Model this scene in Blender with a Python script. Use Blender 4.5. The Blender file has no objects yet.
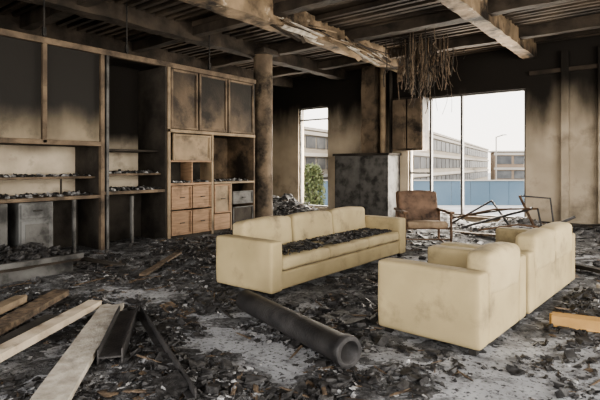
import bpy, bmesh, math, random
import numpy as np
from mathutils import Vector, Matrix, Euler, noise
random.seed(7); np.random.seed(7)
scene = bpy.context.scene
COL = scene.collection

# ------------------------------------------------------------------ materials
def M(name, ca, cb, scale=4, rough=.8, bump=.3, bscale=30, soot=None, stain=None, metal=0, spec=.3, lo=.35, hi=.65, streak=False):
    m = bpy.data.materials.new(name); m.use_nodes = True
    nt = m.node_tree; N = nt.nodes; L = nt.links
    b = N['Principled BSDF']
    b.inputs['Roughness'].default_value = rough
    b.inputs['Metallic'].default_value = metal
    b.inputs['Specular IOR Level'].default_value = spec
    geo = N.new('ShaderNodeNewGeometry')
    n = N.new('ShaderNodeTexNoise'); n.inputs['Scale'].default_value = scale; n.inputs['Detail'].default_value = 6
    if streak:
        mp = N.new('ShaderNodeMapping'); mp.inputs['Scale'].default_value = streak
        L.new(geo.outputs['Position'], mp.inputs['Vector']); L.new(mp.outputs[0], n.inputs['Vector'])
    else:
        L.new(geo.outputs['Position'], n.inputs['Vector'])
    mr = N.new('ShaderNodeMapRange'); mr.inputs[1].default_value = lo; mr.inputs[2].default_value = hi
    L.new(n.outputs[0], mr.inputs[0])
    mix = N.new('ShaderNodeMix'); mix.data_type = 'RGBA'
    mix.inputs[6].default_value = (*ca, 1); mix.inputs[7].default_value = (*cb, 1)
    L.new(mr.outputs[0], mix.inputs[0])
    col = mix.outputs[2]
    for st in ([stain] if stain and not isinstance(stain, list) else (stain or [])):
        sc, slo, shi, ss = st
        n2 = N.new('ShaderNodeTexNoise'); n2.inputs['Scale'].default_value = ss; n2.inputs['Detail'].default_value = 8
        n2.inputs['Roughness'].default_value = .65
        L.new(geo.outputs['Position'], n2.inputs['Vector'])
        r2 = N.new('ShaderNodeMapRange'); r2.inputs[1].default_value = slo; r2.inputs[2].default_value = shi
        L.new(n2.outputs[0], r2.inputs[0])
        x2 = N.new('ShaderNodeMix'); x2.data_type = 'RGBA'; x2.inputs[7].default_value = (*sc, 1)
        L.new(r2.outputs[0], x2.inputs[0]); L.new(col, x2.inputs[6]); col = x2.outputs[2]
    if soot:
        z0, z1, amp, scol = soot
        sep = N.new('ShaderNodeSeparateXYZ'); L.new(geo.outputs['Position'], sep.inputs[0])
        n3 = N.new('ShaderNodeTexNoise'); n3.inputs['Scale'].default_value = .9; n3.inputs['Detail'].default_value = 7
        mp3 = N.new('ShaderNodeMapping'); mp3.inputs['Scale'].default_value = (1.6, 1.6, .5)
        L.new(geo.outputs['Position'], mp3.inputs['Vector']); L.new(mp3.outputs[0], n3.inputs['Vector'])
        ma = N.new('ShaderNodeMath'); ma.operation = 'MULTIPLY_ADD'; ma.inputs[1].default_value = amp
        L.new(n3.outputs[0], ma.inputs[0]); L.new(sep.outputs[2], ma.inputs[2])
        r3 = N.new('ShaderNodeMapRange'); r3.interpolation_type = 'SMOOTHSTEP'
        r3.inputs[1].default_value = z0 + amp*.5; r3.inputs[2].default_value = z1 + amp*.5
        L.new(ma.outputs[0], r3.inputs[0])
        x3 = N.new('ShaderNodeMix'); x3.data_type = 'RGBA'; x3.inputs[7].default_value = (*scol, 1)
        L.new(r3.outputs[0], x3.inputs[0]); L.new(col, x3.inputs[6]); col = x3.outputs[2]
    L.new(col, b.inputs['Base Color'])
    if bump:
        nb = N.new('ShaderNodeTexNoise'); nb.inputs['Scale'].default_value = bscale; nb.inputs['Detail'].default_value = 5
        L.new(geo.outputs['Position'], nb.inputs['Vector'])
        bp = N.new('ShaderNodeBump'); bp.inputs['Strength'].default_value = bump; bp.inputs['Distance'].default_value = .02
        L.new(nb.outputs[0], bp.inputs['Height']); L.new(bp.outputs[0], b.inputs['Normal'])
    return m

SOOT = (.013, .011, .009)
m_wall = M('plaster_sooted', (.45, .385, .30), (.35, .30, .23), 1.5, .9, .15, 25, soot=(2.1, 3.5, 2.0, SOOT), stain=[((.07, .058, .046), .54, .80, 1.0)])
m_wallL = M('plaster_sooted_left', (.56, .49, .39), (.40, .345, .27), 2.0, .9, .15, 25, soot=(1.62, 2.2, .6, SOOT), stain=((.05, .042, .035), .55, .80, 1.6))
m_ceil = M('ceiling_charred', (.018, .015, .013), (.075, .058, .043), 1.2, .9, .5, 18, stain=((.20, .15, .10), .58, .82, .8))
m_beam = M('concrete_beam', (.29, .215, .14), (.14, .105, .07), 2.2, .9, .5, 14, stain=[((.02, .016, .013), .45, .60, 1.0), ((.44, .37, .28), .61, .7, 3.3)])
m_beam_d = M('beam_charred', (.018, .015, .012), (.06, .047, .036), 2.2, .9, .6, 14)
m_conc = M('floor_concrete', (.37, .375, .385), (.25, .253, .262), 3.0, .85, .3, 30, stain=[((.06, .06, .062), .51, .68, 4.5), ((.05, .05, .052), .54, .61, 26)])
m_ash = M('ash_char', (.040, .039, .039), (.14, .139, .14), 11, .9, .9, 70, stain=[((.31, .31, .315), .51, .65, 2.6), ((.03, .03, .03), .53, .60, 30)])
m_char = M('char_black', (.014, .013, .013), (.05, .048, .047), 20, .6, .4, 80, spec=.4)
m_ashg = M('ash_grey', (.14, .138, .137), (.38, .378, .375), 20, .9, .4, 80)
m_brown = M('burnt_wood_bits', (.05, .037, .028), (.17, .125, .085), 15, .8, .4, 80)
m_fab = M('sofa_fabric', (.405, .33, .195), (.305, .25, .148), 1.8, .92, .12, 160, stain=[((.11, .09, .062), .54, .82, 2.4)])
m_fab2 = M('sofa_cushion_fabric', (.44, .365, .225), (.34, .28, .17), 2.0, .92, .15, 120, stain=((.11, .09, .065), .54, .80, 2.8))
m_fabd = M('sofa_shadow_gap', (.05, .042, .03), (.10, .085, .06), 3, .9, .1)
m_leg = M('dark_metal', (.02, .02, .02), (.05, .045, .04), 8, .5, .1, metal=.5)
m_frame = M('timber_frame_sooted', (.17, .128, .088), (.08, .06, .044), 3, .8, .3, 40, stain=((.02, .017, .014), .49, .69, 2))
m_panel = M('charred_panel', (.26, .217, .155), (.16, .132, .095), 1.5, .7, .15, 30, soot=(1.85, 2.6, .9, (.012, .0105, .009)), stain=((.02, .018, .015), .56, .8, 1.2))
m_panel2 = M('charred_door', (.18, .13, .085), (.075, .056, .04), 2, .7, .2, 30, soot=(2.0, 3.7, 2.0, (.014, .012, .010)), stain=((.018, .014, .011), .45, .62, 1.5))
m_wood = M('warm_timber', (.29, .19, .12), (.20, .13, .082), 3, .7, .2, 40, stain=((.03, .022, .016), .56, .78, 2.5), streak=(1, 1, 10))
m_tan = M('tan_timber', (.27, .205, .135), (.17, .13, .088), 3, .7, .2, 40, stain=((.03, .024, .018), .52, .75, 2.2))
m_greycab = M('grey_cabinet', (.12, .118, .113), (.055, .053, .05), 3, .6, .2, 30, stain=((.012, .012, .012), .5, .7, 3))
m_metcab = M('grey_metal_cabinet', (.15, .152, .15), (.08, .08, .078), 3, .5, .15, 30, stain=((.02, .02, .02), .50, .72, 3))
m_dark = M('charred_inside', (.022, .019, .016), (.055, .048, .04), 3, .9, .4, 20)
m_column = M('column_sooted', (.16, .122, .085), (.068, .053, .04), 1.8, .85, .4, 18, stain=((.018, .015, .012), .49, .65, 1.7))
m_plank = M('weathered_plank', (.48, .44, .38), (.28, .25, .205), 5, .85, .4, 60, streak=(2, 2, 2), stain=((.07, .06, .05), .56, .75, 3.5))
m_plankb = M('tan_plank', (.54, .46, .36), (.35, .285, .21), 5, .8, .4, 60, stain=((.05, .04, .03), .58, .75, 4))
m_yel = M('fresh_timber', (.50, .31, .13), (.38, .23, .09), 5, .7, .2, 60)
m_steel = M('burnt_steel', (.030, .029, .030), (.075, .071, .07), 6, .5, .3, 50, metal=.3, spec=.5)
m_rust = M('rusted_steel', (.075, .048, .034), (.15, .095, .06), 9, .75, .4, 60, metal=.2)
m_leather = M('scorched_leather', (.17, .11, .075), (.08, .052, .038), 5, .7, .3, 40, stain=((.02, .015, .012), .54, .74, 5))
m_seatc = M('scorched_seat', (.36, .27, .185), (.19, .14, .095), 6, .85, .3, 60)
m_win = M('window_frame_paint', (.05, .05, .05), (.10, .095, .09), 5, .6, .1)
m_bld = M('ext_concrete', (.27, .235, .185), (.31, .27, .215), .3, .9, 0)
m_bldw = M('ext_white_band', (.42, .385, .33), (.36, .33, .285), .3, .9, 0)
m_glass = M('ext_dark_glazing', (.07, .07, .07), (.14, .138, .13), .4, .4, 0)
m_brick = M('ext_brown_render', (.29, .215, .15), (.23, .175, .125), .3, .9, 0)
m_blue = M('ext_blue_hoarding', (.125, .175, .215), (.10, .147, .185), .2, .7, 0)
m_ground = M('ext_ground', (.38, .37, .35), (.28, .275, .26), .4, .9, 0)
m_leaf = M('leaves', (.07, .09, .035), (.17, .18, .08), 3, .7, 0)
m_bark = M('bark', (.07, .05, .035), (.12, .09, .06), 5, .9, .3)

# ------------------------------------------------------------------ helpers
def add(name, mesh, mat=None, parent=None, loc=(0, 0, 0), rot=(0, 0, 0)):
    o = bpy.data.objects.new(name, mesh); COL.objects.link(o)
    if mat and hasattr(mesh, 'materials'): mesh.materials.append(mat)
    o.location = loc; o.rotation_euler = rot
    if parent is not None: o.parent = parent
    return o

def group(name, loc=(0, 0, 0), rz=0):
    e = bpy.data.objects.new(name, None); COL.objects.link(e)
    e.location = loc; e.rotation_euler = (0, 0, rz); e.empty_display_size = .2
    return e

def off(parent):
    return Vector(parent.location) if parent is not None and abs(parent.rotation_euler[2]) < 1e-9 else Vector((0, 0, 0))

def cbox(name, c, s, mat, parent=None, rot=(0, 0, 0), bev=.008, cuts=0, disp=0, local=False, seg=2, shade=True):
    """box of size s centred at c (world coordinates unless local=True)."""
    bm = bmesh.new(); bmesh.ops.create_cube(bm, size=1)
    for v in bm.verts: v.co = Vector((v.co.x*s[0], v.co.y*s[1], v.co.z*s[2]))
    if cuts:
        ml = max(s)
        for ax in range(3):
            n = int(round(cuts*s[ax]/ml))
            for k in range(1, n):
                p = Vector((0, 0, 0)); p[ax] = -s[ax]/2 + s[ax]*k/n
                nn = Vector((0, 0, 0)); nn[ax] = 1
                bmesh.ops.bisect_plane(bm, geom=bm.verts[:]+bm.edges[:]+bm.faces[:], plane_co=p, plane_no=nn)
        for v in bm.verts:
            w = v.co + Vector(c)
            v.co += noise.noise_vector(w*3.1)*disp + noise.noise_vector(w*9.3)*disp*.5
    elif bev:
        bmesh.ops.bevel(bm, geom=bm.edges[:], offset=min(bev, min(s)*.45), segments=seg, affect='EDGES', profile=.5)
    me = bpy.data.meshes.new(name); bm.to_mesh(me); bm.free()
    if bev and bev > .02:
        for p in me.polygons: p.use_smooth = True
    p = Vector(c)
    if not local: p = p - off(parent)
    return add(name, me, mat, parent, p, rot)

def rbox(name, x0, x1, y0, y1, z0, z1, mat, parent=None, **k):
    return cbox(name, ((x0+x1)/2, (y0+y1)/2, (z0+z1)/2), (abs(x1-x0), abs(y1-y0), abs(z1-z0)), mat, parent, **k)

def cushion(name, c, s, mat, parent, rot=(0, 0, 0), r=.05, puff=.02, seed=0, n=14, wob=1):
    """soft rounded cushion, local coordinates"""
    bm = bmesh.new(); bmesh.ops.create_cube(bm, size=1)
    bmesh.ops.subdivide_edges(bm, edges=bm.edges[:], cuts=n, use_grid_fill=True)
    hx, hy, hz = s[0]/2, s[1]/2, s[2]/2
    # concentrate rows near the edges so the rounded rim is well resolved
    def rm(t, h):
        a = abs(t)
        return math.copysign(1, t)*h*(1-(1-a)**1.6) if a < 1 else t*h
    for v in bm.verts:
        q = Vector((rm(v.co.x*2, hx), rm(v.co.y*2, hy), rm(v.co.z*2, hz)))
        inner = Vector((max(-hx+r, min(hx-r, q.x)), max(-hy+r, min(hy-r, q.y)), max(-hz+r, min(hz-r, q.z))))
        d = q-inner
        if d.length > 1e-6: q = inner + d.normalized()*min(r, d.length)
        u = (1-(q.x/hx)**2), (1-(q.y/hy)**2), (1-(q.z/hz)**2)
        q.z += math.copysign(1, q.z)*puff*max(0, u[0])*max(0, u[1])*(abs(q.z)/hz)
        q.x += math.copysign(1, q.x)*puff*.5*max(0, u[1])*max(0, u[2])*(abs(q.x)/hx)
        q.y += math.copysign(1, q.y)*puff*.5*max(0, u[0])*max(0, u[2])*(abs(q.y)/hy)
        q += noise.noise_vector(q*4+Vector((seed*7.3, 0, 0)))*.010*wob + noise.noise_vector(q*12+Vector((seed*3.1, 2, 0)))*.003*wob
        v.co = q
    me = bpy.data.meshes.new(name); bm.to_mesh(me); bm.free()
    for p in me.polygons: p.use_smooth = True
    return add(name, me, mat, parent, c, rot)

def tube(name, pts, r, mat, parent=None, smooth=False, local=False, cyc=False):
    cu = bpy.data.curves.new(name, 'CURVE'); cu.dimensions = '3D'; cu.bevel_depth = r; cu.bevel_resolution = 3
    cu.use_fill_caps = True
    o3 = Vector((0, 0, 0)) if local else off(parent)
    sp = cu.splines.new('NURBS' if smooth else 'POLY'); sp.points.add(len(pts)-1)
    for i, p in enumerate(pts):
        q = Vector(p)-o3; sp.points[i].co = (q.x, q.y, q.z, 1)
    if smooth: sp.use_endpoint_u = True; sp.order_u = 3
    sp.use_cyclic_u = cyc
    return add(name, cu, mat, parent)

def plank(name, a, b, w, t, mat, parent=None, roll=0, disp=.006, cuts=14, jag=True):
    a = Vector(a); b = Vector(b); d = b-a; L = d.length
    bm = bmesh.new(); bmesh.ops.create_cube(bm, size=1)
    for v in bm.verts: v.co = Vector((v.co.x*w, v.co.y*L, v.co.z*t))
    for k in range(1, cuts):
        bmesh.ops.bisect_plane(bm, geom=bm.verts[:]+bm.edges[:]+bm.faces[:], plane_co=(0, -L/2+L*k/cuts, 0), plane_no=(0, 1, 0))
    for k in (-.25, 0, .25):
        bmesh.ops.bisect_plane(bm, geom=bm.verts[:]+bm.edges[:]+bm.faces[:], plane_co=(w*k, 0, 0), plane_no=(1, 0, 0))
    sd = Vector((a.x*5, a.y*3, 0))
    for v in bm.verts:
        if jag and abs(abs(v.co.y)-L/2) < 1e-4: v.co.y += noise.noise(Vector((v.co.x*40, v.co.y, 0))+sd)*w*.35
        v.co += noise.noise_vector(v.co*5+sd)*disp
    me = bpy.data.meshes.new(name); bm.to_mesh(me); bm.free()
    q = d.to_track_quat('Y', 'Z')
    o = add(name, me, mat, parent, (a+b)/2-off(parent))
    o.rotation_euler = (q @ Euler((0, roll, 0)).to_quaternion()).to_euler()
    return o

# ------------------------------------------------------------------ room shell
YB = 12.8; XL = -12.0; XR = 4.0; YF = -2.5; ZC = 4.6
FL = group('floor', (-4, 5, 0))
rbox('floor_slab', XL-.3, XR+.3, YF-.3, YB+.3, -.3, 0, m_conc, FL, bev=0)
# back wall with two openings
W = group('wall_back', (-4, YB+.15, 0))
def wseg(x0, x1, z0, z1): rbox('wall_section', x0, x1, YB, YB+.3, z0, z1, m_wall, W, bev=0)
wseg(XL-.3, -10.2, 0, ZC); wseg(-10.2, -8.98, 0, .14); wseg(-10.2, -8.98, 3.45, ZC)
wseg(-8.98, -6.15, 0, ZC); wseg(-6.15, -3.0, 0, .16); wseg(-6.15, -3.0, 3.43, ZC); wseg(-3.0, XR+.3, 0, ZC)
# other walls
W = group('wall_left', (XL-.15, 5, 0)); rbox('wall_section', XL-.3, XL, YF-.3, YB, 0, ZC, m_wall, W, bev=0)
W = group('wall_right', (XR+.15, 5, 0))
for a, b in ((YF-.3, -1.2), (3.6, 4.2), (9.2, YB)): rbox('wall_section', XR, XR+.3, a, b, 0, ZC, m_wall, W, bev=0)
for a, b in ((-1.2, 3.6), (4.2, 9.2)):
    rbox('wall_section', XR, XR+.3, a, b, 0, .3, m_wall, W, bev=0); rbox('wall_section', XR, XR+.3, a, b, 3.7, ZC, m_wall, W, bev=0)
W = group('wall_front', (-4, YF-.15, 0))
for a, b in ((XL-.3, -7.0), (-1.8, -1.2), (3.4, XR+.3)): rbox('wall_section', a, b, YF-.3, YF, 0, ZC, m_wall, W, bev=0)
for a, b in ((-7.0, -1.8), (-1.2, 3.4)):
    rbox('wall_section', a, b, YF-.3, YF, 0, .3, m_wall, W, bev=0); rbox('wall_section', a, b, YF-.3, YF, 3.7, ZC, m_wall, W, bev=0)
# pilasters / trims on the back wall right
P = group('wall_pilaster', (-2.1, YB-.1, 0)); rbox('pilaster_shaft', -2.20, -2.04, YB-.14, YB, 0, 4.2, m_wall, P, bev=.01)
P = group('wall_pilaster', (-1.35, YB-.1, 0)); rbox('pilaster_shaft', -1.45, -1.30, YB-.14, YB, 0, 4.2, m_wall, P, bev=.01)
rbox('trim_1', -2.9, XR, YB-.10, YB, 3.72, 3.82, m_beam_d)
rbox('baseboard_back', -3.0, XR, YB-.05, YB, 0, .16, m_dark)
# windows
def window(name, x0, x1, z0, z1, mull, trans=()):
    G = group(name, ((x0+x1)/2, YB+.12, z0)); t = .05
    rbox('frame_bottom', x0, x1, YB+.06, YB+.16, z0, z0+t, m_win, G); rbox('frame_top', x0, x1, YB+.06, YB+.16, z1-t, z1, m_win, G)
    rbox('frame_left', x0, x0+t, YB+.06, YB+.16, z0, z1, m_win, G); rbox('frame_right', x1-t, x1, YB+.06, YB+.16, z0, z1, m_win, G)
    for i, x in enumerate(mull): rbox(f'mullion_{i+1}', x-.03, x+.03, YB+.05, YB+.17, z0, z1, m_win, G)
    for i, (a, b, z) in enumerate(trans): rbox(f'transom_{i+1}', a, b, YB+.07, YB+.15, z-.025, z+.025, m_win, G)
window('window_1', -10.2, -8.98, .14, 3.45, [], [(-10.2, -8.98, 3.05)])
window('window_2', -6.15, -3.0, .16, 3.43, [-5.5, -4.62], [(-6.15, -5.5, 1.3)])
rbox('trim_2', -6.2, -2.95, YB-.06, YB+.04, .10, .17, m_panel2)

# ceiling deck with ribs
C = group('ceiling', (-4, 5, ZC))
rbox('ceiling_slab', XL-.3, XR+.3, YF-.3, YB+.3, ZC, ZC+.25, m_ceil, C, bev=0)
bm = bmesh.new(); y = YF+.1
while y < YB:
    for xa, xb in ((XL, -8.3), (-8.3, -6.05), (-6.05, -2.9), (-2.9, .2), (.2, XR)):
        if random.random() < .08: continue
        zz = ZC-.05-random.random()*.03; w = .075+random.random()*.03
        sag = random.uniform(-.05, .02) if random.random() < .2 else 0
        r = bmesh.ops.create_cube(bm, size=1)['verts']
        for v in r: v.co = Vector(((xa+xb)/2+v.co.x*(xb-xa), y+v.co.y*w+random.uniform(-.008, .008), zz+v.co.z*.1+(sag if v.co.x > 0 else 0)))
    y += .22
me = bpy.data.meshes.new('deck_ribs'); bm.to_mesh(me); bm.free(); add('deck_ribs', me, m_ceil, C, (4, -5, -ZC))
# main beams (along Y)
for nm, x, mat, z in (('ceiling_beam', -6.05, m_beam, 4.13), ('ceiling_beam', -2.9, m_beam, 4.15), ('ceiling_beam', -8.3, m_beam_d, 4.2), ('ceiling_beam', .2, m_beam, 4.15), ('ceiling_beam', -10.6, m_beam_d, 4.2)):
    w = .40 if x == -6.05 else .30
    rbox(nm, x-w/2, x+w/2, YF, YB, z, ZC-.02, mat, cuts=110, disp=.022, bev=0)
# cross beams
for y, mat in ((1.9, m_beam_d), (4.2, m_beam_d), (6.7, m_beam_d), (9.1, m_beam_d), (11.2, m_beam_d)):
    rbox('cross_beam', XL, XR, y-.1, y+.1, 4.28, ZC-.02, mat, cuts=70, disp=.02, bev=0)

# splintered cladding hanging under the main beam
G = group('broken_beam_cladding', (-6, 8, 4.1))
for i in range(34):
    y = random.uniform(6.0, 12.0); x = -5.85+random.uniform(-.1, .35); L = random.uniform(.4, 1.3)
    L = min(L, 12.6-y); z = 4.18+random.uniform(-.12, .12)
    plank(f'lath_{i}', (x, y, z), (x+random.uniform(-.15, .2), y+L, z-random.uniform(-.05, .25)), random.uniform(.04, .12), .02, random.choice([m_beam, m_plank, m_beam_d]), G, roll=random.uniform(-.8, .8), cuts=6)
# hanging wires
G = group('hanging_wire_bundle', (-5.0, 11, 4.1))
for i in range(150):
    x = -4.82+random.gauss(0, .30); y = 10.9+random.gauss(0, .40); L = abs(random.gauss(.8, .32))+.1
    pts = [(x, y, 4.6)]
    for k in range(1, 5): pts.append((x+random.uniform(-.03, .03)*k, y+random.uniform(-.03, .03)*k, 4.4-L*k/4))
    tube(f'wire_{i}', pts, random.choice([.005, .008, .012]), random.choice([m_dark, m_brown, m_column]), G, smooth=True)
for i in range(30):
    x = -4.85+random.gauss(0, .27); y = 10.9+random.gauss(0, .32); z = random.uniform(3.7, 4.35)
    plank(f'hanging_scrap_{i}', (x, y, z), (x+random.uniform(-.1, .1), y+random.uniform(-.1, .1), z-random.uniform(.12, .4)), random.uniform(.03, .12), .01, random.choice([m_dark, m_brown, m_column]), G, cuts=5, disp=.015)

# round column
def ring_mesh(name, r, z0, z1, disp, mat, c, segs=40, rows=40, parent=None):
    bm = bmesh.new(); rows_v = []
    for j in range(rows+1):
        z = z0+(z1-z0)*j/rows; rr = []
        for i in range(segs):
            a = 2*math.pi*i/segs
            n = noise.noise(Vector((math.cos(a)*2, math.sin(a)*2, z*2.5)))*disp
            rr.append(bm.verts.new(((r+n)*math.cos(a), (r+n)*math.sin(a), z)))
        rows_v.append(rr)
    for j in range(rows):
        for i in range(segs):
            f = bm.faces.new((rows_v[j][i], rows_v[j][(i+1) % segs], rows_v[j+1][(i+1) % segs], rows_v[j+1][i])); f.smooth = True
    me = bpy.data.meshes.new(name); bm.to_mesh(me); bm.free()
    return add(name, me, mat, parent, c)
G = group('structural_column', (-8.12, 8.78, 0))
ring_mesh('column_shaft', .235, 0, 4.3, .02, m_column, (0, 0, 0), parent=G)
cbox('column_capital', (0, 0, 4.3), (.6, .6, .12), m_beam_d, G, local=True); cbox('column_base', (0, 0, .05), (.6, .6, .1), m_dark, G, local=True)

# ------------------------------------------------------------------ left joinery
XF = -8.05; XK = -9.0
G = group('wall_shelving_unit', (XF, 3, 0))
rbox('back_panel', XK-.12, XK, YF, 8.41, 0, 3.62, m_wallL, G, bev=0)
rbox('top_rail', XF-.08, XF+.03, YF, 8.43, 3.48, 3.58, m_frame, G)
rbox('top_board', XK, XF-.05, YF, 8.41, 3.54, 3.58, m_dark, G)
for i, y in enumerate((-1.2, .4, 1.9, 3.52, 4.51)): rbox(f'upright_{i}', XF-.07, XF+.02, y-.035, y+.035, 0 if y > 4 else 1.87, 3.5, m_frame, G)
rbox('upright_side', XF-.06, XF+.02, 4.58, 4.63, 0, 3.5, m_greycab, G)
rbox('divider_a', XK, XF-.06, 4.49, 4.53, 0, 3.5, m_dark, G)
rbox('divider_b', XK, XF, 5.84, 5.90, 0, 3.5, m_dark, G)
rbox('end_panel', XK, XF, 8.37, 8.42, 0, 3.5, m_panel2, G)
for i, (a, b) in enumerate(((YF, -1.24), (-1.16, .36), (.44, 1.86), (1.94, 3.48), (3.56, 4.47))):
    rbox(f'upper_panel_{i}', XF-.06, XF-.03, a, b, 1.93, 3.48, m_panel, G)
rbox('mid_rail', XF-.08, XF+.02, YF, 4.5, 1.85, 1.93, m_frame, G)
rbox('shelf_soffit', XK, XF-.06, YF, 4.5, 1.86, 1.90, m_dark, G)
rbox('shelf_a', XK, XF-.2, YF, 4.49, 1.28, 1.32, m_frame, G)
rbox('counter_a', XK, XF, YF, 4.49, .93, .99, m_frame, G)
rbox('shelf_b1', XK, XF-.25, 4.53, 5.84, 1.78, 1.82, m_dark, G)
rbox('shelf_b2', XK, XF-.15, 4.53, 5.84, 1.32, 1.36, m_frame, G)
rbox('counter_b', XK, XF, 4.53, 5.84, .98, 1.04, m_frame, G)
rbox('base_front_b', XK+.1, XK+.12, 4.53, 5.84, 0, .98, m_dark, G)
rbox('base_front_a', XK+.1, XK+.12, YF, 4.49, 0, .93, m_dark, G)
for y in (1.0, 2.2, 4.0, 5.1): rbox('counter_leg', XF-.08, XF-.02, y, y+.05, 0, .94, m_greycab, G)
for i, y in enumerate((3.9, 2.7)): rbox(f'small_post_{i}', XF-.3, XF-.27, y, y+.03, .98, 1.3, m_dark, G)
# grey base cabinet
K = group('grey_base_cabinet', (XF, 3.4, 0))
rbox('carcass', XF-.5, XF-.01, 3.14, 3.66, .06, .92, m_metcab, K)
a, b = 3.16, 3.64
rbox('door_panel', XF-.01, XF+.015, a, b, .08, .64, m_metcab, K); rbox('drawer_front', XF-.01, XF+.015, a, b, .67, .9, m_metcab, K)
rbox('door_inset', XF+.012, XF+.02, a+.06, b-.06, .14, .58, m_greycab, K)
cbox('handle', (XF+.03, (a+b)/2, .79), (.02, .14, .02), m_leg, K)
K = group('grey_base_cabinet', (XF, 1.7, 0))
rbox('carcass', XF-.5, XF-.01, 2.55, 2.98, .06, .92, m_greycab, K); rbox('door_panel', XF-.01, XF+.015, 2.57, 2.96, .08, .9, m_greycab, K); cbox('handle', (XF+.03, 2.65, .6), (.02, .02, .14), m_leg, K)

# central timber cabinet
K = group('timber_storage_cabinet', (XF, 7.1, 0))
rbox('mid_rail', XF-.06, XF+.03, 5.88, 8.4, 2.18, 2.25, m_tan, K)
rbox('frame_left', XF-.06, XF+.03, 5.88, 5.95, 0, 3.5, m_tan, K)
def framed(nm, y0, y1, z0, z1, mf, mp, fr=.06, x=XF, handle=None):
    rbox(nm+'_leaf', x-.035, x-.005, y0, y1, z0, z1, mp, K)
    rbox(nm+'_stile_l', x-.01, x+.018, y0, y0+fr, z0, z1, mf, K); rbox(nm+'_stile_r', x-.01, x+.018, y1-fr, y1, z0, z1, mf, K)
    rbox(nm+'_rail_b', x-.01, x+.018, y0+fr, y1-fr, z0, z0+fr, mf, K); rbox(nm+'_rail_t', x-.01, x+.018, y0+fr, y1-fr, z1-fr, z1, mf, K)
    if handle: cbox(nm+'_handle', (x+.035, (y0+y1)/2, (z0+z1)/2), (.025, .12, .02), m_leg, K)
for i, (a, b) in enumerate(((5.97, 6.66), (6.70, 7.50), (7.54, 8.36))): framed(f'upper_door_{i}', a, b, 2.26, 3.47, m_frame, m_panel2, .05)
framed('flap_door', 6.02, 7.02, 1.62, 2.16, m_tan, m_tan, .05)
rbox('niche_shelf', XK, XF, 5.95, 7.08, 1.10, 1.15, m_wood, K); rbox('niche_top', XK, XF, 5.95, 7.08, 1.58, 1.62, m_wood, K)
rbox('niche_back', XF-.4, XF-.38, 5.95, 7.08, 1.12, 1.6, m_dark, K)
rbox('niche_divider', XF-.38, XF, 6.5, 6.53, 1.14, 1.6, m_wood, K)
rbox('side_mid', XK, XF+.01, 7.04, 7.10, 0, 2.2, m_tan, K)
for j, (z0, z1) in enumerate(((.08, .58), (.61, 1.09))):
    for i, (a, b) in enumerate(((5.98, 6.49), (6.52, 7.03))): framed(f'drawer_{j}{i}', a, b, z0, z1, m_wood, m_wood, .03, handle=True)
rbox('plinth', XF-.4, XF-.03, 5.92, 8.38, 0, .08, m_dark, K)
framed('tall_door', 7.12, 7.60, .45, 1.09, m_wood, m_tan, .04, handle=True)
rbox('tall_lower', XF-.03, XF, 7.12, 7.60, .08, .43, m_wood, K)
rbox('side_mid2', XK, XF, 7.62, 7.66, 0, 1.12, m_tan, K)
rbox('right_counter', XK, XF+.02, 7.1, 8.38, 1.1, 1.15, m_tan, K)
rbox('right_back', XK+.01, XK+.03, 7.1, 8.38, 1.15, 2.2, m_panel2, K)
framed('lower_drawer_a', 7.68, 8.34, .62, .92, m_greycab, m_greycab, .03, handle=True)
framed('lower_drawer_b', 7.68, 8.34, .1, .56, m_greycab, m_dark, .03)
# suspension rods above the shelving
for y in (3.52, 5.0, 7.0):
    R = group('ceiling_hanger_rod', (XF, y, 3.58)); tube('rod', [(XF-.02, y, 3.57), (XF-.02, y, 4.6)], .016, m_leg, R); cbox('fitting', (XF-.02, y, 3.68), (.06, .06, .14), m_leg, R)
# raised step on the left
K = group('raised_platform', (-7.2, 2, 0))
rbox('platform_top', -8.0, -6.55, YF, 3.35, .18, .26, m_beam_d, K, cuts=60, disp=.015, bev=0); rbox('platform_riser', -7.98, -6.62, YF, 3.28, 0, .2, m_greycab, K, bev=.01)
rbox('edge_rail', -6.60, -6.52, YF, 3.38, .22, .29, m_greycab, K)

# ------------------------------------------------------------------ back-wall fixtures
K = group('charred_hearth_unit', (-7.3, 12.4, 0))
rbox('carcass', -8.2, -6.4, 12.05, 12.79, .05, 1.80, m_greycab, K, bev=.015)
rbox('top_slab', -8.25, -6.35, 12.0, 12.79, 1.80, 1.87, m_dark, K)
rbox('front_panel_a', -8.12, -7.32, 12.02, 12.05, .12, 1.74, m_greycab, K); rbox('front_panel_b', -7.28, -6.48, 12.02, 12.05, .12, 1.74, m_greycab, K)
rbox('plinth', -8.2, -6.4, 12.1, 12.79, 0, .06, m_dark, K)
K = group('burnt_pillar', (-7.1, 12.5, 0))
rbox('pillar_shaft', -7.42, -6.98, 12.3, 12.79, 1.88, ZC-.02, m_column, K, cuts=16, disp=.03, bev=0)
tube('flue_pipe', [(-6.78, 12.45, 1.88), (-6.78, 12.45, 4.5)], .09, m_tan, K); tube('small_pipe', [(-6.55, 12.5, 1.88), (-6.55, 12.5, 4.5)], .045, m_dark, K)
K = group('hanging_wall_cabinet', (-6.0, 12.5, 1.95))
rbox('back', -6.42, -5.52, 12.74, 12.79, 1.95, 3.4, m_dark, K)
for i, x in enumerate((-6.42, -5.97, -5.55)): rbox(f'side_{i}', x, x+.04, 12.35, 12.78, 1.95, 3.4, m_panel2, K)
rbox('bottom', -6.42, -5.52, 12.35, 12.78, 1.93, 1.98, m_panel2, K); rbox('top', -6.42, -5.52, 12.35, 12.78, 3.37, 3.42, m_panel2, K)
rbox('door_a', -6.40, -5.99, 12.31, 12.34, 1.99, 3.36, m_column, K, bev=.006); rbox('door_b', -5.95, -5.54, 12.31, 12.34, 1.99, 3.36, m_column, K, bev=.006)
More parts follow.
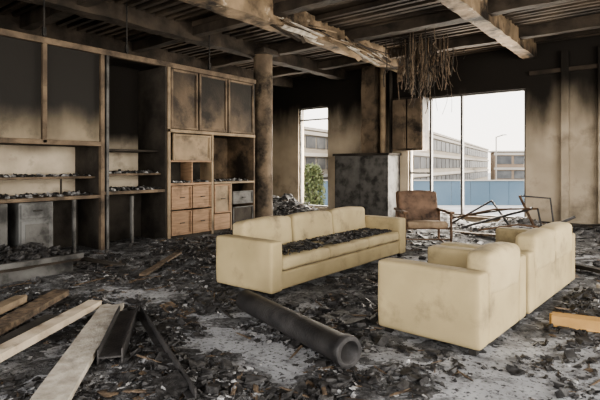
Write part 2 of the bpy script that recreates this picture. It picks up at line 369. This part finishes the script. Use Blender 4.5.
rbox('door_a_inset', -6.34, -6.05, 12.295, 12.315, 2.1, 3.25, m_column, K)

# ------------------------------------------------------------------ sofas  (local: length along +Y, origin at back-near corner)
def sofa(name, loc, rz, L, D=.93, face=1, aw=.2, ah=.64, bh=.78, bt=.24, bx=.175, tilt=.10, fh=.03, zb=.38, n=3):
    G = group(name, loc, rz)
    def X(x): return x*face
    def B(nm, x0, x1, y0, y1, z0, z1, mat, r=.03, sd=0, wob=.45):
        a, b = sorted((X(x0), X(x1)))
        return cushion(nm, ((a+b)/2, (y0+y1)/2, (z0+z1)/2), (b-a, y1-y0, z1-z0), mat, G, r=min(r, .45*min(b-a, y1-y0, z1-z0)), puff=.006, seed=sd, n=16, wob=wob)
    B('arm_near', 0, D, 0, aw, .06, ah, m_fab, sd=1); B('arm_far', 0, D, L-aw, L, .06, ah, m_fab, sd=2)
    cw = (L-2*aw)/n
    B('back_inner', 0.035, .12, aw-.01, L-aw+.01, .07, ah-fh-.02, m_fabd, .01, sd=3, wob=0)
    for i in range(n): B(f'back_frame_{i+1}', 0.004, .13, aw+cw*i+.006, aw+cw*(i+1)-.006, .06, ah-fh, m_fab, .022, sd=3+i, wob=.2)
    B('base', .1, D-.03, aw-.01, L-aw+.01, .07, .275, m_fab, .02, sd=8)
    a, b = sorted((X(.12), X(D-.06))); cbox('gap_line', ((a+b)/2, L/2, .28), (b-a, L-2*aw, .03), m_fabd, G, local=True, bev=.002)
    for i in range(n):
        yc = aw+cw*(i+.5)
        cushion(f'seat_cushion_{i+1}', (X(.16+(D-.17)/2), yc, .36), (D-.17, cw-.014, .15), m_fab2, G, r=.045, puff=.02, seed=i+L)
        cushion(f'back_cushion_{i+1}', (X(bx), yc, (bh+zb)/2), (bt, cw-.03, bh-zb), m_fab2, G, rot=(random.uniform(-.012, .012), -face*tilt, random.uniform(-.012, .012)), r=.055, puff=.025, seed=i+5+L)
    for i, (x, y) in enumerate(((.08, .08), (D-.08, .08), (.08, L-.08), (D-.08, L-.08))):
        cbox(f'foot_{i+1}', (X(x), y, .035), (.06, .06, .07), m_leg, G, local=True, bev=.004)
    return G
sofa('beige_sofa', (-4.50, 4.0, 0), 0, 3.35, bh=.80)
sofa('beige_armchair', (-1.21, 3.77, 0), math.radians(-3), 1.17, face=-1, ah=.655, bh=.79, bt=.22, bx=.10, tilt=.03, fh=.10, zb=.42, n=1)
sofa('beige_loveseat', (-1.14, 5.01, 0), math.radians(-3), 1.93, face=-1, ah=.655, bh=.80, bt=.22, bx=.10, tilt=.03, fh=.10, zb=.42, n=2)

# ------------------------------------------------------------------ armchair (local faces -Y)
A = group('rusted_armchair', (-3.92, 8.78, 0), math.radians(38)); A.scale = (1.07, 1.07, 1.04)
w = .40
for s, nm in ((-w, 'left'), (w, 'right')):
    tube(f'sled_leg_{nm}', [(s, -.38, .58), (s, -.40, .30), (s, -.38, .03), (s, -.30, .015), (s, .30, .015), (s, .38, .03), (s, .36, .30), (s, .34, .60)], .022, m_rust, A, local=True)
    cbox(f'armrest_{nm}', (s, -.03, .61), (.10, .84, .05), m_rust, A, local=True, bev=.015)
    tube(f'side_rail_{nm}', [(s, -.36, .33), (s, .34, .26)], .018, m_rust, A, local=True)
    tube(f'back_post_{nm}', [(s-.03*np.sign(s), .28, .25), (s-.03*np.sign(s), .50, .92)], .022, m_rust, A, local=True)
tube('front_rail', [(-w, -.36, .33), (w, -.36, .33)], .02, m_rust, A, local=True)
tube('stretcher', [(-w, -.30, .12), (w, -.30, .12)], .012, m_rust, A, local=True)
tube('back_top_rail', [(-w+.03, .50, .92), (w-.03, .50, .92)], .025, m_rust, A, local=True)
cushion('seat_pad', (0, -.05, .36), (.72, .66, .13), m_seatc, A, rot=(-.08, 0, 0), r=.05, puff=.02, seed=2)
cushion('back_pad', (0, .38, .66), (.72, .12, .58), m_leather, A, rot=(-.30, 0, 0), r=.05, puff=.03, seed=9)

# ------------------------------------------------------------------ foreground pipe
a = Vector((-1.92, 3.02, .115)); b = Vector((-3.50, 3.51, .125)); d = b-a; Lp = d.length
bm = bmesh.new(); seg = 40; prof = [(.088, 0), (.118, 0), (.122, .012), (.122, .07), (.108, .08), (.105, Lp*.5), (.105, Lp-.01), (.085, Lp), (.085, .001)]
rows = []
for r, z in prof:
    rows.append([bm.verts.new((r*math.cos(2*math.pi*i/seg), r*math.sin(2*math.pi*i/seg), z)) for i in range(seg)])
for j in range(len(rows)):
    A1 = rows[j]; B1 = rows[(j+1) % len(rows)]
    for i in range(seg):
        f = bm.faces.new((A1[i], A1[(i+1) % seg], B1[(i+1) % seg], B1[i])); f.smooth = j not in (0, 3)
bmesh.ops.recalc_face_normals(bm, faces=bm.faces[:])
me = bpy.data.meshes.new('burnt_pipe'); bm.to_mesh(me); bm.free()
o = add('burnt_pipe', me, m_steel, None, a); o.rotation_euler = d.to_track_quat('Z', 'Y').to_euler()

# ------------------------------------------------------------------ fallen planks
plank('wooden_plank', (-3.37, .52, .12), (-4.68, 2.54, .10), .14, .06, m_plankb)
plank('wooden_plank', (-2.80, 1.17, .07), (-4.55, 2.66, .07), .22, .045, m_plank)
plank('wooden_plank', (-3.9, .95, .05), (-4.72, 2.15, .05), .18, .04, m_dark)
plank('wooden_plank', (-4.4, 1.25, .06), (-5.5, 2.6, .07), .18, .06, m_brown)
plank('wooden_plank', (-4.6, 1.0, .10), (-5.45, 2.15, .10), .13, .07, m_tan)
G = group('steel_channel', (-3.8, 2.3, 0))
a = Vector((-3.34, 1.93, .07)); b = Vector((-4.26, 2.66, .07)); n = (b-a).normalized().cross(Vector((0, 0, 1)))
plank('web', a, b, .17, .012, m_steel, G, disp=.001, jag=False)
plank('flange_a', a+n*.085, b+n*.085, .012, .12, m_steel, G, disp=.001, jag=False)
plank('flange_b', a-n*.085, b-n*.085, .012, .12, m_steel, G, disp=.001, jag=False)
G = group('steel_angle_bar', (-3.3, 2.3, 0))
a = Vector((-2.40, 1.94, .04)); b = Vector((-4.22, 2.74, .05))
plank('leg_flat', a, b, .06, .012, m_steel, G, disp=.001, jag=False); plank('leg_up', a+Vector((.01, .02, .03)), b+Vector((.01, .02, .03)), .012, .07, m_steel, G, disp=.001, jag=False)
plank('timber_offcut', (-.95, 4.98, .07), (-.35, 5.10, .07), .14, .10, m_yel, disp=.002)
plank('wooden_plank', (-.75, 6.7, .08), (.3, 6.2, .10), .14, .04, m_plank)
plank('wooden_plank', (-1.6, 8.1, .06), (-.1, 7.2, .10), .12, .05, m_dark)
plank('wooden_plank', (-5.6, 3.7, .05), (-6.4, 4.9, .09), .10, .03, m_brown)
plank('wooden_plank', (-6.4, 3.9, .05), (-7.3, 3.6, .10), .12, .03, m_dark)

# collapsed metal frame near window
G = group('collapsed_metal_frame', (-2.8, 11, 0))
T = [[(-4.3, 11.2, .25), (-3.2, 10.9, .55), (-2.3, 10.8, .62)], [(-3.9, 10.7, .1), (-2.9, 11.2, .45), (-2.4, 10.8, .62)],
     [(-2.3, 10.8, .62), (-2.15, 10.6, .05)], [(-2.75, 11.2, .85), (-2.35, 11.0, .08)], [(-2.75, 11.2, .85), (-2.2, 11.5, .80), (-2.1, 11.4, .1)],
     [(-4.4, 11.6, .1), (-3.4, 11.4, .7), (-3.0, 11.5, .1)], [(-3.6, 10.4, .08), (-2.6, 10.5, .30), (-1.9, 10.9, .2)], [(-2.35, 11.0, .1), (-1.7, 11.3, .45)]]
for i, t in enumerate(T): tube(f'rod_{i}', t, .02+.008*(i % 2), m_rust if i % 3 == 0 else m_steel, G)
for i, (a, b) in enumerate((((-4.5, 11.9, .2), (-3.1, 11.9, .5)), ((-3.9, 10.2, .08), (-2.4, 9.9, .12)), ((-2.2, 11.9, .15), (-.9, 11.4, .35)))):
    plank('burnt_board', a, b, .16, .04, random.choice([m_dark, m_brown]))

# ------------------------------------------------------------------ rubble / ash
piles = [(-5.5, 4.6, .12, .5), (-10.2, 12.0, .5, .7), (-9.4, 11.2, .25, .7), (-3.0, 12.3, .25, .6), (-3.6, 10.5, .10, .8), (-1.4, 12.0, .2, .7), (-7.5, 5.4, .12, .6), (-7.4, 7.6, .08, .6),
         (-6.2, 2.9, .06, .6), (-4.4, 3.3, .02, .4), (-2.9, 4.8, .03, .5), (-6.0, 9.5, .12, 1.0), (-8.5, 11.0, .2, .8), (-5.2, 12.2, .25, .7), (-6.3, 6.3, .06, .7), (-.2, 5.6, .05, .5), (-2.7, 2.2, .03, .4), (-1.75, 2.5, .03, .3), (-2.5, 3.9, .03, .3)]
clears = [(-2.95, 2.75, .5), (-.9, 3.2, .6), (-4.8, 3.2, .5), (-5.6, 3.15, .45), (-2.35, 3.25, .25), (-.4, 4.2, .5), (-3.0, 4.0, .3), (-5.0, 6.8, .5), (-2.8, 6.0, .4)]
def H(x, y):
    p = Vector((x, y, 0))
    h = .016*noise.noise(p*1.1)+.016*noise.noise(p*3.1+Vector((3, 1, 4)))+.012*noise.noise(p*8)+.009*noise.noise(p*21) + .004
    for a, b, hh, s in piles:
        dd = ((x-a)**2+(y-b)**2)/(s*s)
        if dd < 6: h += hh*math.exp(-dd)*(1+.5*noise.noise(p*5))
    for a, b, s in clears:
        dd = ((x-a)**2+(y-b)**2)/(s*s)
        if dd < 6: h -= .024*math.exp(-dd)
    return h
def grid(name, x0, x1, y0, y1, st, mat, parent):
    nx = int((x1-x0)/st); ny = int((y1-y0)/st)
    vs = []; o = parent.location
    for j in range(ny+1):
        for i in range(nx+1):
            x = x0+(x1-x0)*i/nx; y = y0+(y1-y0)*j/ny
            vs.append((x-o[0], y-o[1], max(H(x, y), -.02)))
    fs = [(j*(nx+1)+i, j*(nx+1)+i+1, (j+1)*(nx+1)+i+1, (j+1)*(nx+1)+i) for j in range(ny) for i in range(nx)]
    me = bpy.data.meshes.new(name); me.from_pydata(vs, [], fs); me.update()
    return add(name, me, mat, parent)
grid('ash_layer', -11.95, XR-.05, -.5, YB-.02, .034, m_ash, FL)

def in_box(x, y):
    if -4.52 < x < -3.56 and 3.98 < y < 7.4: return True
    if -2.2 < x < -1.0 and 3.7 < y < 7.0: return True
    if math.hypot(x+8.12, y-8.78) < .4: return True
    return False
CUBE = np.array([(-1, -1, -1), (1, -1, -1), (1, 1, -1), (-1, 1, -1), (-1, -1, 1), (1, -1, 1), (1, 1, 1), (-1, 1, 1)], float)*.5
CF = np.array([(0, 3, 2, 1), (4, 5, 6, 7), (0, 1, 5, 4), (1, 2, 6, 5), (2, 3, 7, 6), (3, 0, 4, 7)])
def chunks(name, sets):
    """sets: [(items, mat)], item = (x,y,z,sx,sy,sz,rx,ry,rz); one mesh"""
    V = []; F = []; MI = []; k = 0
    for mi, (items, mat) in enumerate(sets):
        for (x, y, z, sx, sy, sz, rx, ry, rz) in items:
            c = CUBE*(1+np.random.uniform(-.6, .3, (8, 3)))*np.array([sx, sy, sz])
            R = np.array(Euler((rx, ry, rz)).to_matrix())
            V.append(c@R.T+np.array([x, y, z])); F.append(CF+8*k); k += 1
        MI += [mi]*(6*len(items))
    V = np.concatenate(V); F = np.concatenate(F)
    me = bpy.data.meshes.new(name); me.from_pydata(V.tolist(), [], F.tolist()); me.update()
    for _, mat in sets: me.materials.append(mat)
    me.polygons.foreach_set('material_index', MI)
    return add(name, me)
def sample(n, smin, smax, kind='chunk', near=False):
    out = []
    while len(out) < n:
        u = random.random()
        if near:
            x = random.uniform(-7, .6); y = random.uniform(.9, 6.5)
        elif u < .35:
            p = random.choice(piles); x = p[0]+random.gauss(0, p[3]*.8); y = p[1]+random.gauss(0, p[3]*.8)
        else:
            x = random.uniform(-11.7, 2.5); y = random.uniform(.8, 12.5)
        if y > 12.4 or x < -11.7 or in_box(x, y): continue
        if x < -7.9 and y < 8.5: continue
        if x < -6.45 and y < 3.5: continue
        if noise.noise(Vector((x*1.6, y*1.6, 9)))+.6*noise.noise(Vector((x*4, y*4, 2))) < .0+random.uniform(-.3, .3): continue
        if any(((x-a)**2+(y-b)**2) < (s*.8)**2 and random.random() < .6 for a, b, s in clears): continue
        s = smin*(smax/smin)**(random.random()**2.4)
        if kind == 'chunk': dim = (s, s*random.uniform(.35, .9), s*random.uniform(.2, .5))
        elif kind == 'flat': dim = (s, s*random.uniform(.5, 1), s*.05+.003)
        else: dim = (s, s*random.uniform(.04, .10), s*.035+.003)
        t = .3 if kind != 'chunk' else .8
        z = max(H(x, y), 0)+min(dim[1], dim[2])*.4
        out.append((x, y, z, *dim, random.gauss(0, t*.5), random.gauss(0, t*.25), random.uniform(0, 6.28)))
    return out
chunks('charred_debris', [(sample(19000, .008, .075, near=True)+sample(10500, .018, .12)+sample(350, .05, .18, 'flat', near=True)+sample(400, .08, .3, 'flat')+sample(1100, .1, .6, 'stick'), m_char),
    (sample(9000, .006, .04, near=True)+sample(4500, .012, .06)+sample(600, .03, .12, 'flat'), m_ashg),
    (sample(900, .04, .28, 'stick', near=True)+sample(1200, .08, .5, 'stick')+sample(300, .05, .18, 'flat'), m_brown)])

# debris on sofa seats, shelves
it = []
for _ in range(2200):
    y = 4.25+2.7*random.random()**.7; x = random.uniform(-4.12, -3.62)
    if noise.noise(Vector((x*3, y*2.2, 1))) < -.15+random.uniform(-.15, .15): continue
    s = random.uniform(.008, .05); it.append((x, y, .455+s*.2, s, s*.7, s*.4, random.gauss(0, .3), random.gauss(0, .3), random.uniform(0, 6)))
for _ in range(60):
    s = random.uniform(.08, .25); it.append((random.uniform(-4.05, -3.72), random.uniform(4.7, 6.6), .475, s, s*.25, .012, random.gauss(0, .1), random.gauss(0, .1), random.uniform(0, 6)))
chunks('sofa_seat_debris', [(it, m_char)])
it = []
for _ in range(1500):
    z, xa, xb, ya, yb = random.choice([(1.32, -8.9, -8.3, .5, 4.45), (.99, -8.9, -8.1, .5, 4.45), (1.36, -8.9, -8.25, 4.6, 5.8), (1.04, -8.9, -8.1, 4.6, 5.8), (1.15, -8.6, -8.1, 7.15, 8.3), (1.15, -8.4, -8.1, 6, 7)])
    s = random.uniform(.015, .09); x = random.uniform(xa, xb); y = random.uniform(ya, yb)
    it.append((x, y, z+s*.2, s, s*.7, s*.5, random.gauss(0, .4), random.gauss(0, .4), random.uniform(0, 6)))
chunks('shelf_debris', [(it[:1000], m_char), (it[1000:], m_ashg)])
it = []
for _ in range(900):
    s = random.uniform(.015, .11); it.append((random.uniform(-7.9, -6.65), random.uniform(.3, 3.3), .27+s*.2, s, s*.7, s*.4, random.gauss(0, .4), random.gauss(0, .4), random.uniform(0, 6)))
chunks('platform_debris', [(it, m_char)])

# ------------------------------------------------------------------ exterior
rbox('exterior_ground', -200, 120, 13.5, 320, -3.2, -3, m_ground, bev=0)
def building(name, a, b, depth, z0, z1, floors, nwin, mw, side=1):
    a = Vector((*a, 0)); b = Vector((*b, 0)); L = (b-a).length; ang = math.atan2(b.y-a.y, b.x-a.x)
    G = group(name, (a.x, a.y, z0), ang); Hh = z1-z0
    cbox('mass', (L/2, side*depth/2, Hh/2), (L, depth, Hh), mw, G, local=True, bev=0)
    fh = (Hh-.8)/floors
    for f in range(floors):
        zb = .5+f*fh
        for i in range(nwin):
            x = L*(i+.5)/nwin
            cbox(f'glazing_{f}_{i}', (x, -side*.02, zb+fh*.52), (L/nwin*.86, .15, fh*.55), m_glass, G, local=True, bev=0)
        cbox(f'band_{f}', (L/2, -side*.15, zb+fh*.93), (L+.3, .4, fh*.16), m_bldw, G, local=True, bev=0)
    cbox('parapet', (L/2, side*depth/2, Hh+.1), (L+.6, depth+.6, .35), m_bldw, G, local=True, bev=0)
    return G
building('office_block', (-27.2, 55.7), (-48.3, 158), 7, -3, 6.6, 3, 26, m_bld, side=1)
building('apartment_block', (-37.9, 44), (-42.5, 72), 15, -3, 6.4, 3, 9, m_bld, side=1)
building('low_brown_building', (-36, 123), (-10, 138), 4, -3, 5.0, 2, 7, m_brick, side=1)
F = group('blue_hoarding_fence', (-18, 56, -3), math.atan2(11.4, 14.4))
for i in range(-8, 16): cbox(f'sheet_{i}', (i*2.2, 0, 1.4), (2.16, .1, 2.8), m_blue, F, local=True, bev=0)
cbox('cap_rail', (8, 0, 2.85), (54, .3, .12), m_bldw, F, local=True, bev=0)
for px in ((-33.5, 95), (-30, 125)):
    Lp_ = group('street_light', (px[0]+6, px[1], -3)); tube('pole', [(0, 0, 0), (0, 0, 10), (1.5, -1, 10.3)], .12, m_bldw, Lp_, local=True); cbox('lamp_head', (1.8, -1.2, 10.3), (.8, .3, .15), m_bldw, Lp_, local=True)
Tt = group('birch_tree', (-24.0, 32.0, -3))
tube('trunk', [(0, 0, 0), (.1, 0, 2), (0, .1, 3.8)], .09, m_bark, Tt, local=True)
for i in range(14):
    z = 1+i*.2; aa = random.uniform(0, 6.28); tube(f'branch_{i}', [(0, 0, z), (math.cos(aa)*1.0, math.sin(aa)*1.0, z+.7)], .03, m_bark, Tt, local=True)
V = []; Fc = []
for i in range(2200):
    z = random.uniform(.6, 4.6); r = 1.1*math.sqrt(max(0, 1-((z-2.3)/2.5)**2))*random.random()**.5; aa = random.uniform(0, 6.28)
    c = np.array([r*math.cos(aa), r*math.sin(aa), z]); u = np.random.normal(size=3)*.07; w_ = np.random.normal(size=3)*.07
    V += [tuple(c-u), tuple(c+w_), tuple(c+u), tuple(c-w_)]; Fc.append((4*i, 4*i+1, 4*i+2, 4*i+3))
me = bpy.data.meshes.new('foliage'); me.from_pydata(V, [], Fc); me.update(); add('foliage', me, m_leaf, Tt)

# ------------------------------------------------------------------ light
wd = bpy.data.worlds.new('overcast_sky'); scene.world = wd; wd.use_nodes = True
nt = wd.node_tree; bg = nt.nodes['Background']
tc = nt.nodes.new('ShaderNodeTexCoord'); sp = nt.nodes.new('ShaderNodeSeparateXYZ'); mr = nt.nodes.new('ShaderNodeMapRange')
mr.inputs[1].default_value = 0; mr.inputs[2].default_value = .4
mx = nt.nodes.new('ShaderNodeMix'); mx.data_type = 'RGBA'; mx.inputs[6].default_value = (1, .91, .79, 1); mx.inputs[7].default_value = (.86, .91, 1, 1)
nt.links.new(tc.outputs['Generated'], sp.inputs[0]); nt.links.new(sp.outputs[2], mr.inputs[0]); nt.links.new(mr.outputs[0], mx.inputs[0]); nt.links.new(mx.outputs[2], bg.inputs['Color'])
bg.inputs['Strength'].default_value = 2.8
sl = bpy.data.lights.new('hazy_sun', 'SUN'); sl.energy = 3.0; sl.angle = math.radians(12); sl.color = (1, .84, .64)
so = bpy.data.objects.new('hazy_sun', sl); COL.objects.link(so); so.location = (10, 20, 20)
so.rotation_euler = Vector((.62, .42, .75)).to_track_quat('Z', 'Y').to_euler()
def area(name, loc, rot, sx, sy, e, col):
    l = bpy.data.lights.new(name, 'AREA'); l.shape = 'RECTANGLE'; l.size = sx; l.size_y = sy; l.energy = e; l.color = col
    o = bpy.data.objects.new(name, l); COL.objects.link(o); o.location = loc; o.rotation_euler = rot
area('daylight_right', (XR+.4, 4.0, 2.1), (0, math.radians(90), 0), 3.4, 10, 800, (1, .94, .85))
area('daylight_front', (-1.8, YF-.4, 2.1), (math.radians(90), 0, 0), 10, 3.4, 350, (1, .945, .87))
area('daylight_window_2', (-4.6, YB+.5, 1.9), (math.radians(-90), 0, 0), 3.1, 3.2, 800, (1, .91, .78))
area('daylight_window_1', (-9.6, YB+.5, 1.9), (math.radians(-90), 0, 0), 1.2, 3.2, 300, (1, .91, .78))

# ------------------------------------------------------------------ camera
cam = bpy.data.cameras.new('camera'); co = bpy.data.objects.new('camera', cam); COL.objects.link(co)
co.location = (0, 0, 1.5); co.rotation_euler = (math.radians(90), 0, math.radians(38.37))
cam.lens = 28.8; cam.sensor_width = 36; cam.shift_y = -34/600; cam.clip_end = 1000
scene.camera = co
scene.view_settings.view_transform = 'AgX'
scene.view_settings.exposure = .38
try: scene.view_settings.look = 'AgX - Medium High Contrast'
except Exception: pass
